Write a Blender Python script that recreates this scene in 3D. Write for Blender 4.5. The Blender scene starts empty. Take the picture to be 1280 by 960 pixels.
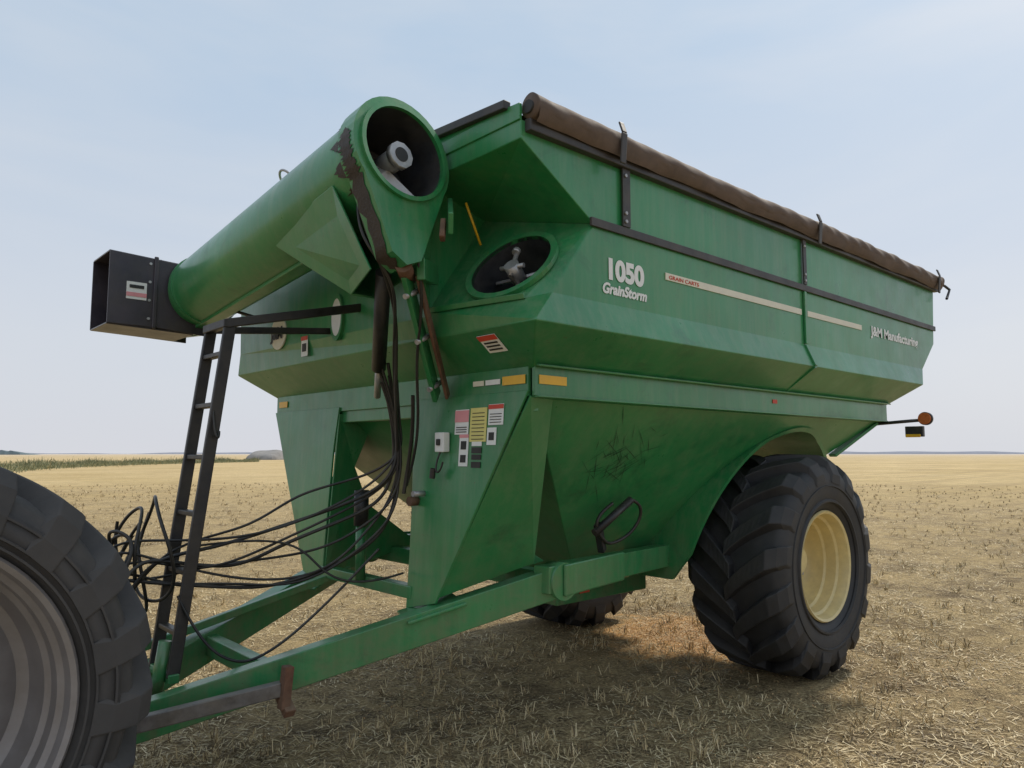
import bpy, bmesh, math, random
import numpy as np
from mathutils import Vector, Matrix
random.seed(3); rng=np.random.default_rng(5)
scn=bpy.context.scene
scn.view_settings.view_transform='Standard'; scn.view_settings.look='None'; scn.view_settings.exposure=0
COL=scn.collection
# ---------------------------------------------------------------- materials
def nt(name):
    m=bpy.data.materials.new(name); m.use_nodes=True
    t=m.node_tree; b=t.nodes['Principled BSDF']; return m,t,b
def N(t,typ,**kw):
    n=t.nodes.new(typ)
    for k,v in kw.items(): setattr(n,k,v)
    return n
def mixc(t,fac,a,b,blend='MIX'):
    n=N(t,'ShaderNodeMix',data_type='RGBA',blend_type=blend)
    for s,v in ((n.inputs[0],fac),(n.inputs[6],a),(n.inputs[7],b)):
        if hasattr(v,'is_linked'): t.links.new(v,s)
        elif isinstance(v,(int,float)): s.default_value=v
        else: s.default_value=(*v,1) if len(v)==3 else v
    return n.outputs[2]
def noise(t,scale,detail=4,rough=.6,vec=None,dist=0):
    n=N(t,'ShaderNodeTexNoise'); n.inputs['Scale'].default_value=scale; n.inputs['Detail'].default_value=detail
    n.inputs['Roughness'].default_value=rough; n.inputs['Distortion'].default_value=dist
    if vec is not None: t.links.new(vec,n.inputs['Vector'])
    return n.outputs['Fac']
def ramp(t,src,lo,hi,a=0.,b=1.):
    n=N(t,'ShaderNodeMapRange'); n.inputs[1].default_value=lo; n.inputs[2].default_value=hi
    n.inputs[3].default_value=a; n.inputs[4].default_value=b
    t.links.new(src,n.inputs[0]); return n.outputs[0]
def math2(t,op,a,b):
    n=N(t,'ShaderNodeMath',operation=op)
    for s,v in ((n.inputs[0],a),(n.inputs[1],b)):
        if hasattr(v,'is_linked'): t.links.new(v,s)
        else: s.default_value=v
    return n.outputs[0]
def bump(t,b,h,strength,dist=.01):
    n=N(t,'ShaderNodeBump'); n.inputs['Strength'].default_value=strength; n.inputs['Distance'].default_value=dist
    t.links.new(h,n.inputs['Height']); t.links.new(n.outputs[0],b.inputs['Normal'])
def pos(t):
    return N(t,'ShaderNodeNewGeometry').outputs['Position']
def simple(name,col,rough=.6,metal=0.,var=.25,scale=9,bmp=.15,dust=.15,dustcol=(.35,.28,.18),bscale=60,coat=0.,bd=.004):
    m,t,b=nt(name); p=pos(t)
    n1=noise(t,scale,4,.65,p)
    c=mixc(t,ramp(t,n1,.3,.7),tuple(x*(1-var) for x in col),tuple(min(1,x*(1+var)) for x in col))
    g=N(t,'ShaderNodeNewGeometry'); sep=N(t,'ShaderNodeSeparateXYZ'); t.links.new(g.outputs['Normal'],sep.inputs[0])
    up=ramp(t,sep.outputs[2],-.3,1,.3,1.)
    d=math2(t,'MULTIPLY',math2(t,'MULTIPLY',up,ramp(t,noise(t,scale*.45,4,.7,p),.35,.75)),dust*2)
    c=mixc(t,d,c,dustcol)
    t.links.new(c,b.inputs['Base Color']); b.inputs['Metallic'].default_value=metal
    t.links.new(ramp(t,n1,.2,.8,max(.05,rough-.12),min(1,rough+.12)),b.inputs['Roughness'])
    b.inputs['Coat Weight'].default_value=coat; b.inputs['Coat Roughness'].default_value=.2
    if bmp: bump(t,b,noise(t,bscale,3,.6,p),bmp,bd)
    return m
def green_paint(name,col=(.024,.215,.068)):
    m,t,b=nt(name); p=pos(t)
    big=noise(t,.9,3,.5,p); mid=noise(t,5,6,.7,p); fine=noise(t,45,4,.7,p)
    c=mixc(t,ramp(t,big,.3,.7),tuple(x*.82 for x in col),tuple(x*1.15 for x in col))
    mp=N(t,'ShaderNodeMapping'); mp.inputs['Scale'].default_value=(9,9,.9); t.links.new(p,mp.inputs[0])
    st=noise(t,1.6,5,.7,mp.outputs[0])
    g=N(t,'ShaderNodeNewGeometry'); sep=N(t,'ShaderNodeSeparateXYZ'); t.links.new(g.outputs['Normal'],sep.inputs[0])
    up=ramp(t,sep.outputs[2],-.4,.9,.35,1.)
    d=math2(t,'MULTIPLY',math2(t,'MULTIPLY',up,ramp(t,st,.42,.8)),.45)
    c=mixc(t,d,c,(.28,.31,.19))
    d2=math2(t,'MULTIPLY',ramp(t,mid,.50,.85),.30); c=mixc(t,d2,c,(.21,.24,.15))
    gr=math2(t,'MULTIPLY',ramp(t,noise(t,2.2,6,.75,p,.6),.56,.74),.55); c=mixc(t,gr,c,(.014,.070,.030))
    ms=N(t,'ShaderNodeMapping'); ms.inputs['Scale'].default_value=(3,3,26); ms.inputs['Rotation'].default_value=(.5,.9,.3); t.links.new(p,ms.inputs[0])
    scr=math2(t,'MULTIPLY',ramp(t,noise(t,6,3,.6,ms.outputs[0]),.66,.71),ramp(t,mid,.46,.58)); c=mixc(t,math2(t,'MULTIPLY',scr,.55),c,(.05,.08,.04))
    sp=math2(t,'MULTIPLY',ramp(t,fine,.64,.69),math2(t,'MULTIPLY',ramp(t,mid,.48,.6),.75)); c=mixc(t,sp,c,(.10,.055,.03))
    sz=N(t,'ShaderNodeSeparateXYZ'); t.links.new(p,sz.inputs[0])
    low=math2(t,'MULTIPLY',ramp(t,sz.outputs[2],.5,1.6,.6,.0),ramp(t,noise(t,7,5,.7,p),.4,.65)); c=mixc(t,low,c,(.17,.155,.09))
    t.links.new(c,b.inputs['Base Color'])
    t.links.new(ramp(t,mid,.25,.8,.24,.5),b.inputs['Roughness'])
    b.inputs['Coat Weight'].default_value=.35; b.inputs['Coat Roughness'].default_value=.18
    h=math2(t,'ADD',math2(t,'MULTIPLY',noise(t,1.8,2,.4,p),1.0),math2(t,'MULTIPLY',fine,.02))
    bump(t,b,h,.5,.035)
    return m
GREEN=green_paint('green_paint'); 
BLACK=simple('black_steel',(.018,.018,.022),.45,var=.3,dust=.12)
SPOUTB=simple('faded_black_plastic',(.028,.024,.040),.4,var=.35,dust=.15,coat=.2,scale=4)
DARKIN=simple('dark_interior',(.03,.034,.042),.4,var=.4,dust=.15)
TARP=simple('tarp_vinyl',(.120,.084,.064),.8,var=.25,dust=.10,dustcol=(.22,.17,.12),bmp=.3,bscale=25)
RAIL=simple('rail_brown',(.03,.028,.03),.5,dust=.15)
STEEL=simple('bare_steel',(.42,.42,.43),.4,metal=.5,var=.3,dust=.2)
RUST=simple('rusty_steel',(.13,.06,.035),.85,var=.5,dust=.25,bmp=.4)
GREASE=simple('grease_stain',(.022,.014,.010),.55,var=.5,dust=.1,bmp=.8,bscale=60)
RUBBER=simple('tire_rubber',(.022,.023,.026),.62,var=.35,scale=6,dust=.14,dustcol=(.16,.135,.105),bmp=.3,bscale=70)
RUBBERD=simple('dusty_rubber',(.05,.048,.048),.78,var=.25,scale=5,dust=.2,dustcol=(.17,.145,.12),bmp=.25,bscale=90)
CREAM=simple('cream_rim_paint',(.74,.60,.28),.4,var=.1,dust=.3)
SILVER=simple('silver_rim_paint',(.28,.262,.26),.42,metal=.3,var=.12,dust=.25,dustcol=(.2,.16,.12))
WHITE=simple('white_vinyl',(.80,.80,.77),.5,var=.05,dust=.06,bmp=0)
CREAMV=simple('cream_stripe',(.74,.70,.56),.5,var=.06,dust=.1,bmp=0)
YEL=simple('yellow_reflector',(.8,.45,.02),.35,var=.08,dust=.1,bmp=0)
YELW=simple('yellow_decal',(.72,.64,.20),.5,var=.06,dust=.08,bmp=0)
RED=simple('red_decal',(.60,.06,.03),.5,var=.08,dust=.08,bmp=0)
PINK=simple('pink_decal',(.75,.30,.32),.5,var=.08,dust=.08,bmp=0)
BLK=simple('black_print',(.02,.02,.02),.6,var=.1,dust=.05,bmp=0)
AMBER=simple('amber_lens',(.5,.13,.03),.25,var=.1,dust=.1,bmp=0)
HOSE=simple('hose_rubber',(.014,.014,.015),.45,var=.2,dust=.1)
SCUFF=simple('scuff_mark',(.010,.060,.026),.6,var=.3,dust=.1,bmp=0)
# ---------------------------------------------------------------- helpers
def empty(name):
    e=bpy.data.objects.new(name,None); COL.objects.link(e); return e
def add(name,me,mat,parent,smooth=False,bev=0):
    if mat: me.materials.append(mat)
    o=bpy.data.objects.new(name,me); COL.objects.link(o)
    if parent: o.parent=parent
    if smooth: me.polygons.foreach_set('use_smooth',[True]*len(me.polygons))
    if bev:
        m=o.modifiers.new('b','BEVEL'); m.width=bev; m.segments=2; m.limit_method='ANGLE'
    return o
def mesh(name,vs,fs,mat,parent,smooth=False,bev=0,fix=True):
    me=bpy.data.meshes.new(name); me.from_pydata([tuple(v) for v in vs],[],fs)
    if fix:
        bm=bmesh.new(); bm.from_mesh(me); bmesh.ops.recalc_face_normals(bm,faces=bm.faces); bm.to_mesh(me); bm.free()
    me.update(); return add(name,me,mat,parent,smooth,bev)
def plate(name,pts,th,mat,parent,bev=.003):
    P=[Vector(p) for p in pts]; n=Vector((0,0,0))
    for i in range(len(P)):
        a=P[i]; b=P[(i+1)%len(P)]; n+=a.cross(b)
    n.normalize(); h=n*th/2; k=len(P)
    vs=[p+h for p in P]+[p-h for p in P]
    fs=[list(range(k)),list(range(2*k-1,k-1,-1))]+[[i,(i+1)%k,(i+1)%k+k,i+k] for i in range(k)]
    return mesh(name,vs,fs,mat,parent,bev=bev)
def frame(d,up=(0,0,1)):
    d=Vector(d).normalized(); u=Vector(up)
    if abs(d.dot(u))>.98: u=Vector((1,0,0))
    s=d.cross(u).normalized(); u=s.cross(d).normalized(); return d,s,u
def beam(name,a,b,w,h,mat,parent,bev=.006,up=(0,0,1)):
    a=Vector(a); b=Vector(b); d,s,u=frame(b-a,up); vs=[]
    for p in (a,b):
        for i,j in ((-1,-1),(1,-1),(1,1),(-1,1)): vs.append(p+s*w/2*i+u*h/2*j)
    return mesh(name,vs,[[0,3,2,1],[4,5,6,7],[0,1,5,4],[1,2,6,5],[2,3,7,6],[3,0,4,7]],mat,parent,bev=bev)
def cyl(name,a,b,r,mat,parent,r2=None,n=28,caps=True,smooth=True):
    a=Vector(a); b=Vector(b); d,s,u=frame(b-a); r2=r if r2 is None else r2; vs=[]
    for p,R in ((a,r),(b,r2)):
        for i in range(n):
            t=2*math.pi*i/n; vs.append(p+(s*math.cos(t)+u*math.sin(t))*R)
    fs=[[i,(i+1)%n,(i+1)%n+n,i+n] for i in range(n)]
    if caps: fs+= [list(range(n-1,-1,-1)),list(range(n,2*n))]
    o=mesh(name,vs,fs,mat,parent)
    if smooth:
        for p in o.data.polygons:
            if len(p.vertices)==4: p.use_smooth=True
    return o
def hose(name,pts,r,mat,parent,kind='NURBS'):
    c=bpy.data.curves.new(name,'CURVE'); c.dimensions='3D'; c.bevel_depth=r; c.bevel_resolution=3
    s=c.splines.new('NURBS' if kind=='NURBS' else 'POLY'); s.points.add(len(pts)-1)
    for i,p in enumerate(pts): s.points[i].co=(*p,1)
    if kind=='NURBS': s.order_u=4; s.use_endpoint_u=True; s.resolution_u=8
    c.materials.append(mat); o=bpy.data.objects.new(name,c); COL.objects.link(o); o.parent=parent; return o
def revolve(name,prof,c,mat,parent,n=72,side=1):
    c=Vector(c); vs=[];m=len(prof)
    for i in range(n):
        t=2*math.pi*i/n
        for w,r in prof: vs.append(c+Vector((r*math.cos(t),-w*side,r*math.sin(t))))
    fs=[[i*m+j,i*m+j+1,((i+1)%n)*m+j+1,((i+1)%n)*m+j] for i in range(n) for j in range(m-1)]
    o=mesh(name,vs,fs,mat,parent,smooth=True)
    es=o.modifiers.new('es','EDGE_SPLIT'); es.split_angle=math.radians(32)
    return o
def text(name,s,loc,size,mat,parent,rot=(math.pi/2,0,0),off=.0,shear=0,width=None,ext=.001):
    c=bpy.data.curves.new(name,'FONT'); c.body=s; c.size=size; c.offset=off; c.shear=shear; c.extrude=ext
    c.materials.append(mat); o=bpy.data.objects.new(name,c); COL.objects.link(o)
    o.location=loc; o.rotation_euler=rot
    if width:
        bpy.context.view_layer.update(); o.scale.x=width/max(.01,o.dimensions.x)
    o.parent=parent; return o
def hole_panel(name,corners,cen,n,R,mat,parent,th=None,seg=40):
    C=[Vector(c) for c in corners]; cen=Vector(cen); n=Vector(n).normalized()
    e1=(C[1]-C[0]); e1=(e1-n*e1.dot(n)).normalized(); e2=n.cross(e1)
    Q=[((c-cen).dot(e1),(c-cen).dot(e2)) for c in C]
    ang=[2*math.pi*i/seg for i in range(seg)]+[math.atan2(q[1],q[0])%(2*math.pi) for q in Q]
    ang=sorted(set(round(a,5) for a in ang)); inn=[];out=[]
    for a in ang:
        dx,dy=math.cos(a),math.sin(a); best=None
        for i in range(len(Q)):
            (x1,y1),(x2,y2)=Q[i],Q[(i+1)%len(Q)]; ex,ey=x2-x1,y2-y1
            det=dx*(-ey)+dy*ex
            if abs(det)<1e-9: continue
            s=(x1*(-ey)+y1*ex)/det; t=(dx*y1-dy*x1)/det
            if s>0 and -1e-3<=t<=1.001 and (best is None or s<best[0]): best=(s,C[i].lerp(C[(i+1)%len(C)],min(1,max(0,t))))
        inn.append(cen+(e1*dx+e2*dy)*R); out.append(best[1])
    k=len(ang)
    return mesh(name,inn+out,[[i,(i+1)%k,(i+1)%k+k,i+k] for i in range(k)],mat,parent,bev=0)
def ring(name,cen,n,r0,r1,h,mat,parent,seg=40):
    cen=Vector(cen); d,s,u=frame(n); vs=[]
    for R,z in ((r0,-h),(r0,h),(r1,h),(r1,-h)):
        for i in range(seg):
            t=2*math.pi*i/seg; vs.append(cen+d*z+(s*math.cos(t)+u*math.sin(t))*R)
    fs=[[k*seg+i,k*seg+(i+1)%seg,((k+1)%4)*seg+(i+1)%seg,((k+1)%4)*seg+i] for k in range(4) for i in range(seg)]
    return mesh(name,vs,fs,mat,parent,bev=0)
# ---------------------------------------------------------------- tyres
def tire(name,c,R,hw,rr,mat,parent,side,nl=21,lh=.055,k=.5,lw=.05,flare=.35):
    prof=[(-hw*.78,rr),(-hw*.88,rr+.03),(-hw*.97,rr+.12*(R-rr)/.5),(-hw*1.0,rr+.5*(R-rr)),(-hw*.97,R-.17),(-hw*.9,R-.115),(-hw*.8,R-lh-.02),(-hw*.4,R-lh),(0,R-lh)]
    prof=prof+[(-w,r) for w,r in prof[-2::-1]]
    o=revolve(name,prof,c,mat,parent,n=96,side=side); o.modifiers.clear()
    vs=[];fs=[]
    c=Vector(c)
    for sd in (-1,1):
        for i in range(nl):
            base=2*math.pi*(i+(0.5 if sd>0 else 0))/nl
            S=10; st=len(vs)
            for j in range(S+1):
                t=j/S; w=(-.03+t*(hw*1.0+.02))
                if t<=.8: rt=R-.014*t*t; rb=R-lh-.03
                else:
                    q=(t-.8)/.2; rt=R-.012-.15*q**1.5; rb=rt-.08
                    w=hw*(.80+.20*min(1,q*1.15))+.004
                ph=base+k*(t**.8)
                half=(lw*(1+flare*t))/R
                for (dr,hh) in ((rb,half*1.4),(rt,half),(rt,-half),(rb,-half*1.4)):
                    a=ph+hh
                    vs.append(c+Vector((dr*math.cos(a),-w*sd*side,dr*math.sin(a))))
            for j in range(S):
                for q in range(4):
                    a=st+j*4; fs.append([a+q,a+(q+1)%4,a+4+(q+1)%4,a+4+q])
            fs.append([st,st+1,st+2,st+3]); e=st+S*4; fs.append([e+3,e+2,e+1,e])
    l=mesh(name+'_lugs',vs,fs,mat,parent,bev=.008)
    return o
cart=empty('grain_cart')
YC=4.55
def mir(p): return (p[0],2*YC-p[1],p[2])
WX=6.2; R=.93; HW=.425
for nm,yc,sd in (('near',3.285,1),('far',2*YC-3.285,-1)):
    c=(WX,yc,R-.012)
    tire('wheel_tire_'+nm,c,R,HW,.44,RUBBER,cart,sd,nl=16,k=-.40,lw=.062,lh=.075)
    revolve('tire_bead_ring_'+nm,[(.405,.52),(.425,.53),(.425,.545),(.41,.555)],c,RUBBER,cart,side=sd)
    revolve('tire_side_ring_'+nm,[(.418,.655),(.432,.66),(.432,.668),(.418,.673)],c,RUBBER,cart,side=sd)
    revolve('wheel_rim_'+nm,[(-.32,.44),(.33,.44),(.375,.46),(.39,.45),(.38,.43),(.345,.418),(.30,.412),(.285,.392),(.20,.385),(.185,.365),(.08,.358),(.04,.33),(.03,.27),(.07,.23),(.07,.12),(.14,.11),(.15,.0)],c,CREAM,cart,side=sd)
    for i in range(10):
        t=2*math.pi*i/10; q=Vector(c)+Vector((.185*math.cos(t),-.075*sd,.185*math.sin(t)))
        cyl('wheel_bolt',q+Vector((0,.01*sd,0)),q-Vector((0,.025*sd,0)),.016,STEEL,cart,n=6)
cyl('axle_tube',(WX,3.3,.94),(WX,2*YC-3.3,.94),.085,GREEN,cart)
# ---------------------------------------------------------------- tank
n_,f_=2.75,2*YC-2.75
V={}
def v(k,p): V[k]=Vector(p)
v('S1',(2.57,n_,3.60));v('S2',(2.57,n_,3.50));v('S3',(3.14,n_,3.157));v('S4',(2.80,n_,2.71));v('S5',(8.18,n_,2.71));v('S6',(8.53,n_,3.0));v('S7',(8.60,n_,3.60))
v('C1',(2.60,2.675,2.53));v('C2',(7.95,2.675,2.53));v('B1',(2.85,2.95,2.325));v('B2',(7.72,2.95,2.325))
v('fS1',(2.57,f_,3.60));v('fS2',(2.57,f_,3.5));v('fS4',(2.585,f_,2.71));v('fS5',(8.18,f_,2.71));v('fS6',(8.53,f_,3.0));v('fS7',(8.60,f_,3.60))
for k in ('C1','C2','B1','B2'): V['f'+k]=Vector(mir(V[k]))
v('W1',(2.57,3.62,3.50));v('A',(2.69,2.85,2.68));v('W2',(2.56,3.55,2.68));v('D',(3.06,3.62,3.36));v('W3',(2.60,3.55,2.53))
keys=list(V); ix={k:i for i,k in enumerate(keys)}
def F(s): return [ix[k] for k in s.split()]
faces=[F('S1 S2 S3 S4 S5 S6 S7'),F('S4 C1 C2 S5'),F('C1 B1 B2 C2'),
 F('fS7 fS6 fS5 fS4 fS2 fS1'),F('fS5 fC2 fC1 fS4'),F('fC2 fB2 fB1 fC1'),
 F('S1 fS1 fS2 W1 S2'),F('W1 fS2 fS4 fC1 W3 W2'),F('W2 D W1'),F('S2 W1 D'),F('S2 D S3'),F('S3 A S4'),F('A W2 W3 C1'),F('S4 A C1'),
 F('C1 W3 fC1 fB1 B1'),F('S7 S6 fS6 fS7'),F('S6 S5 fS5 fS6'),F('S5 C2 fC2 fS5'),F('C2 B2 fB2 fC2')]
mesh('tank_shell',[V[k] for k in keys],faces,GREEN,cart,bev=.006,fix=False)
nW=Vector((-.308,-.073,.253)).normalized(); cW=Vector((2.82,3.09,2.915))
hole_panel('auger_port_panel',[V['A'],V['W2'],V['D'],V['S3']],cW,nW,.255,GREEN,cart)
def skirt(x0,x1,y0,z0,z1,t=.025):
    y1=2*YC-y0
    for nm,a,b in (('near',(x0,y0),(x1,y0)),('far',(x0,y1),(x1,y1)),('front',(x0,y0+.03),(x0,y1-.03)),('rear',(x1,y0+.03),(x1,y1-.03))):
        plate('skirt_'+nm,[(*a,z0),(*b,z0),(*b,z1),(*a,z1)],t,GREEN,cart)
skirt(2.85,7.70,2.95,2.17,2.335)
plate('skirt_lip',[(2.85,2.895,2.335),(7.7,2.895,2.335),(7.7,2.965,2.35),(2.85,2.965,2.35)],.012,GREEN,cart)
plate('skirt_foot',[(2.86,2.92,2.168),(7.68,2.92,2.168),(7.68,3.02,2.163),(2.86,3.02,2.163)],.012,GREEN,cart)
T0=[(2.88,2.98,2.18),(7.62,2.98,2.18),(7.62,2*YC-2.98,2.18),(2.88,2*YC-2.98,2.18)]
Hb=[(4.45,4.12,.80),(5.35,4.12,.80),(5.35,2*YC-4.12,.80),(4.45,2*YC-4.12,.80)]
hop=mesh('hopper',T0+Hb,[[0,1,5,4],[1,2,6,5],[2,3,7,6],[3,0,4,7],[4,5,6,7],[0,3,2,1]],GREEN,cart)
for sd in (1,-1):
    yy0,yy1=(2.2,4.3) if sd==1 else (2*YC-4.3,2*YC-2.2)
    cu=cyl('wheel_arch_cutter',(WX,yy0,.94),(WX,yy1,.94),1.10,GREEN,None,n=64)
    bm=hop.modifiers.new('cut','BOOLEAN'); bm.object=cu; bm.operation='DIFFERENCE'; bm.solver='EXACT'
    bpy.context.view_layer.objects.active=hop; bpy.ops.object.modifier_apply(modifier='cut')
    bpy.data.objects.remove(cu)
hm=hop.modifiers.new('b','BEVEL'); hm.width=.006; hm.segments=2; hm.limit_method='ANGLE'
def hopy(z): return 2.98+1.14*(2.18-z)/1.38
# scuffs on the hopper side sheet
rs=random.Random(21); vs=[];fs=[]
hn=Vector((0,-1.38,-1.14)).normalized(); hd=Vector((0,1.14,-1.38)).normalized()
for i in range(70):
    cx=3.95+rs.gauss(0,.16); z=1.84+rs.gauss(0,.09); p0=Vector((cx,hopy(z),z))+hn*.0035
    a=rs.choice([rs.gauss(.9,.25),rs.gauss(-.7,.25)]); l=rs.uniform(.04,.16); wd=rs.uniform(.0012,.003)
    dv=(Vector((1,0,0))*math.cos(a)+hd*math.sin(a)); pv=hn.cross(dv)
    k=len(vs); vs+=[p0-dv*l-pv*wd*.2,p0+pv*wd*-1,p0+dv*l,p0+pv*wd]; fs.append([k,k+1,k+2,k+3])
mesh('hopper_scuffs',vs,fs,SCUFF,cart)
for sd in (1,-1):
    vs=[];fs=[];K=60
    for i in range(K+1):
        a=math.radians(20+ (185-20)*i/K); 
        for r_ in (1.10,1.135):
            z=.94+r_*math.sin(a); x=WX+r_*math.cos(a)
            out=hopy(z)-.02-.42*max(0,min(1,(1.95-z)/.9))
            out=max(3.05,out)
            for y in (out,max(out+.05,4.3)):
                yy=y if sd==1 else 2*YC-y
                vs.append((x,yy,z))
    for i in range(K):
        a=i*4;b=a+4
        fs+=[[a,a+1,b+1,b],[a+2,b+2,b+3,a+3],[a,b,b+2,a+2],[a+1,a+3,b+3,b+1]]
    fs+=[[0,2,3,1],[K*4,K*4+1,K*4+3,K*4+2]]
    o=mesh('wheel_arch',vs,fs,GREEN,cart,smooth=True,bev=0); o.modifiers.new('es','EDGE_SPLIT')
beam('hopper_sump',(4.35,YC,.74),(5.5,YC,.74),.62,.2,GREEN,cart)
cyl('lower_auger',(2.98,3.45,2.75),(4.75,YC,.85),.25,GREEN,cart)
beam('sump_red_reflector',(4.6,4.225,.735),(4.72,4.225,.735),.006,.05,RED,cart,bev=0)
# side trim
beam('side_rub_rail',(3.10,n_-.012,3.163),(8.55,n_-.012,3.163),.018,.05,RAIL,cart,bev=.003)
beam('stripe_front',(3.81,n_-.004,2.962),(5.60,n_-.004,2.965),.006,.045,CREAMV,cart,bev=0)
beam('stripe_rear',(5.70,n_-.004,2.965),(6.72,n_-.004,2.968),.006,.045,CREAMV,cart,bev=0)
text('stripe_lettering','GRAIN CARTS',(3.84,n_-.009,2.948),.035,RED,cart,width=.33)
beam('side_strap_front',(3.41,n_-.02,3.19),(3.41,n_-.02,3.56),.012,.07,RAIL,cart,bev=.002,up=(1,0,0))
beam('side_strap_rear',(5.65,n_-.02,3.19),(5.65,n_-.02,3.56),.012,.05,RAIL,cart,bev=.002,up=(1,0,0))
beam('seam_rib',(5.65,n_-.012,2.715),(5.65,n_-.012,3.135),.018,.035,GREEN,cart,bev=.003,up=(1,0,0))
beam('seam_rib_b',(5.65,2.742,2.705),(5.65,2.668,2.535),.018,.035,GREEN,cart,bev=.003,up=(1,0,0))
beam('seam_rib_c',(5.65,2.67,2.525),(5.65,2.93,2.345),.018,.035,GREEN,cart,bev=.003,up=(1,0,0))
for x in (3.41,5.65):
    for z in (3.22,3.27,3.50): cyl('bolt',(x-.012,n_-.024,z),(x-.012,n_-.036,z),.011,STEEL,cart,n=6)
text('model_number','1050',(3.235,n_-.004,2.862),.165,WHITE,cart,width=.33,off=.008)
text('model_name','GrainStorm',(3.20,n_-.004,2.772),.085,WHITE,cart,shear=.25,width=.41,off=.0035)
text('maker_name','J&M Manufacturing',(6.93,n_-.004,2.925),.12,WHITE,cart,width=1.15,off=.004)
# top rail, tarp
beam('top_rail_near',(2.60,n_-.02,3.575),(8.62,n_-.02,3.60),.05,.07,RAIL,cart)
beam('top_rail_far',(2.57,f_+.02,3.59),(8.62,f_+.02,3.60),.05,.06,RAIL,cart)
plate('front_end_cap',[(2.57,n_,3.60),(2.57,n_+.0,3.69),(2.60,YC,3.80),(2.57,f_,3.64),(2.57,f_,3.60)],.02,GREEN,cart)
beam('front_cap_rail',(2.555,n_+.09,3.705),(2.565,YC,3.82),.05,.05,RAIL,cart)
beam('front_cap_rail_b',(2.565,YC,3.82),(2.555,f_,3.66),.05,.05,RAIL,cart)
plate('rear_end_cap',[(8.60,n_,3.60),(8.60,YC,3.80),(8.60,f_,3.62)],.02,GREEN,cart)
vs=[];fs=[];NX,NY=40,16
for i in range(NX+1):
    for j in range(NY+1):
        x=2.60+(8.62-2.60)*i/NX; s=j/NY; y=n_+(f_-n_)*s
        sag=.035*math.sin(i/NX*math.pi*7)**2
        vs.append((x,y,3.635+(.17-sag)*math.sin(s*math.pi)))
for i in range(NX):
    for j in range(NY):
        a=i*(NY+1)+j; fs.append([a,a+1,a+NY+2,a+NY+1])
mesh('tarp_cover',vs,fs,TARP,cart,smooth=True)
vs=[];fs=[];K=320;M=30
for i in range(K+1):
    x=2.60+6.05*i/K; wr=.4+.8*min(1,max(0,(x-4.2)/3))
    for j in range(M):
        t=2*math.pi*j/M
        r=.067+.0025*math.sin(x*2+t)+wr*(.004*math.sin(x*9+t*2)+.004*math.sin(x*23-t*3+2*math.sin(x*2)))
        vs.append((x,n_-.035+r*math.cos(t)*.95,3.668+.010*math.sin(x*1.1)+r*math.sin(t)))
for i in range(K):
    for j in range(M): fs.append([i*M+j,i*M+(j+1)%M,(i+1)*M+(j+1)%M,(i+1)*M+j])
fs.append(list(range(M)))
mesh('tarp_roll',vs,fs,TARP,cart,smooth=True)
vs=[];fs=[]
for i in range(K+1):
    x=2.62+6.0*i/K; d_=.007*math.sin(x*7)+.004*math.sin(x*19)
    vs+=[(x,n_-.098,3.655),(x,n_-.085+d_*.5,3.605),(x,n_-.062+d_,3.58+.005*math.sin(x*5))]
for i in range(K):
    a=i*3; fs+=[[a,a+1,a+4,a+3],[a+1,a+2,a+5,a+4]]
mesh('tarp_flap',vs,fs,TARP,cart,smooth=True)
cyl('tarp_roll_core',(2.585,n_-.035,3.665),(2.62,n_-.035,3.665),.035,BLK,cart)
for x in (3.28,5.75,8.45):
    beam('tarp_stop_plate',(x,n_-.105,3.52),(x,n_-.12,3.70),.012,.05,RAIL,cart,up=(1,0,0))
    beam('tarp_stop_tip',(x,n_-.12,3.70),(x,n_-.095,3.77),.012,.045,RAIL,cart,up=(1,0,0))
hose('tarp_crank_arm',[(8.62,n_-.03,3.665),(8.80,n_-.05,3.66),(8.86,n_-.08,3.62),(8.72,n_-.09,3.50)],.014,BLACK,cart,'POLY')
# port interior
def tubewall(name,a,b,r,mat,n=40): return cyl(name,a,b,r,mat,cart,n=n,caps=False)
ring('auger_port_flange',cW+nW*.012,nW,.253,.292,.014,GREEN,cart)
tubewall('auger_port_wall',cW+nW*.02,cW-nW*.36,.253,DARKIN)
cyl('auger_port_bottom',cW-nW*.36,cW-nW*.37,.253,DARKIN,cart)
cyl('port_shaft',cW-nW*.36,cW-nW*.02,.028,STEEL,cart)
cyl('port_coupler',cW-nW*.12,cW+nW*.02,.045,STEEL,cart,n=10)
d,s,u=frame(nW)
for an in (20,140,260):
    t=math.radians(an); q=s*math.cos(t)+u*math.sin(t)
    beam('port_spider_arm',cW-nW*.10+q*.04,cW-nW*.16+q*.245,.03,.02,STEEL,cart)
cyl('port_pin_a',cW+nW*.0+s*.08,cW-nW*.0-s*.08,.014,STEEL,cart)
cyl('port_pin_b',cW+nW*.02+u*.10,cW-nW*.02-u*.06,.014,STEEL,cart)
cyl('port_pin_head',cW+nW*.03+u*.09,cW+nW*.03+u*.12,.024,STEEL,cart,n=8)
plate('port_lower_lip',[(2.685,2.84,2.675),(2.545,3.55,2.675),(2.535,3.55,2.705),(2.675,2.84,2.705)],.02,GREEN,cart)
cyl('pointer_rod',(2.86,3.42,3.12),(2.74,3.42,3.36),.008,YEL,cart,n=8)
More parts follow.
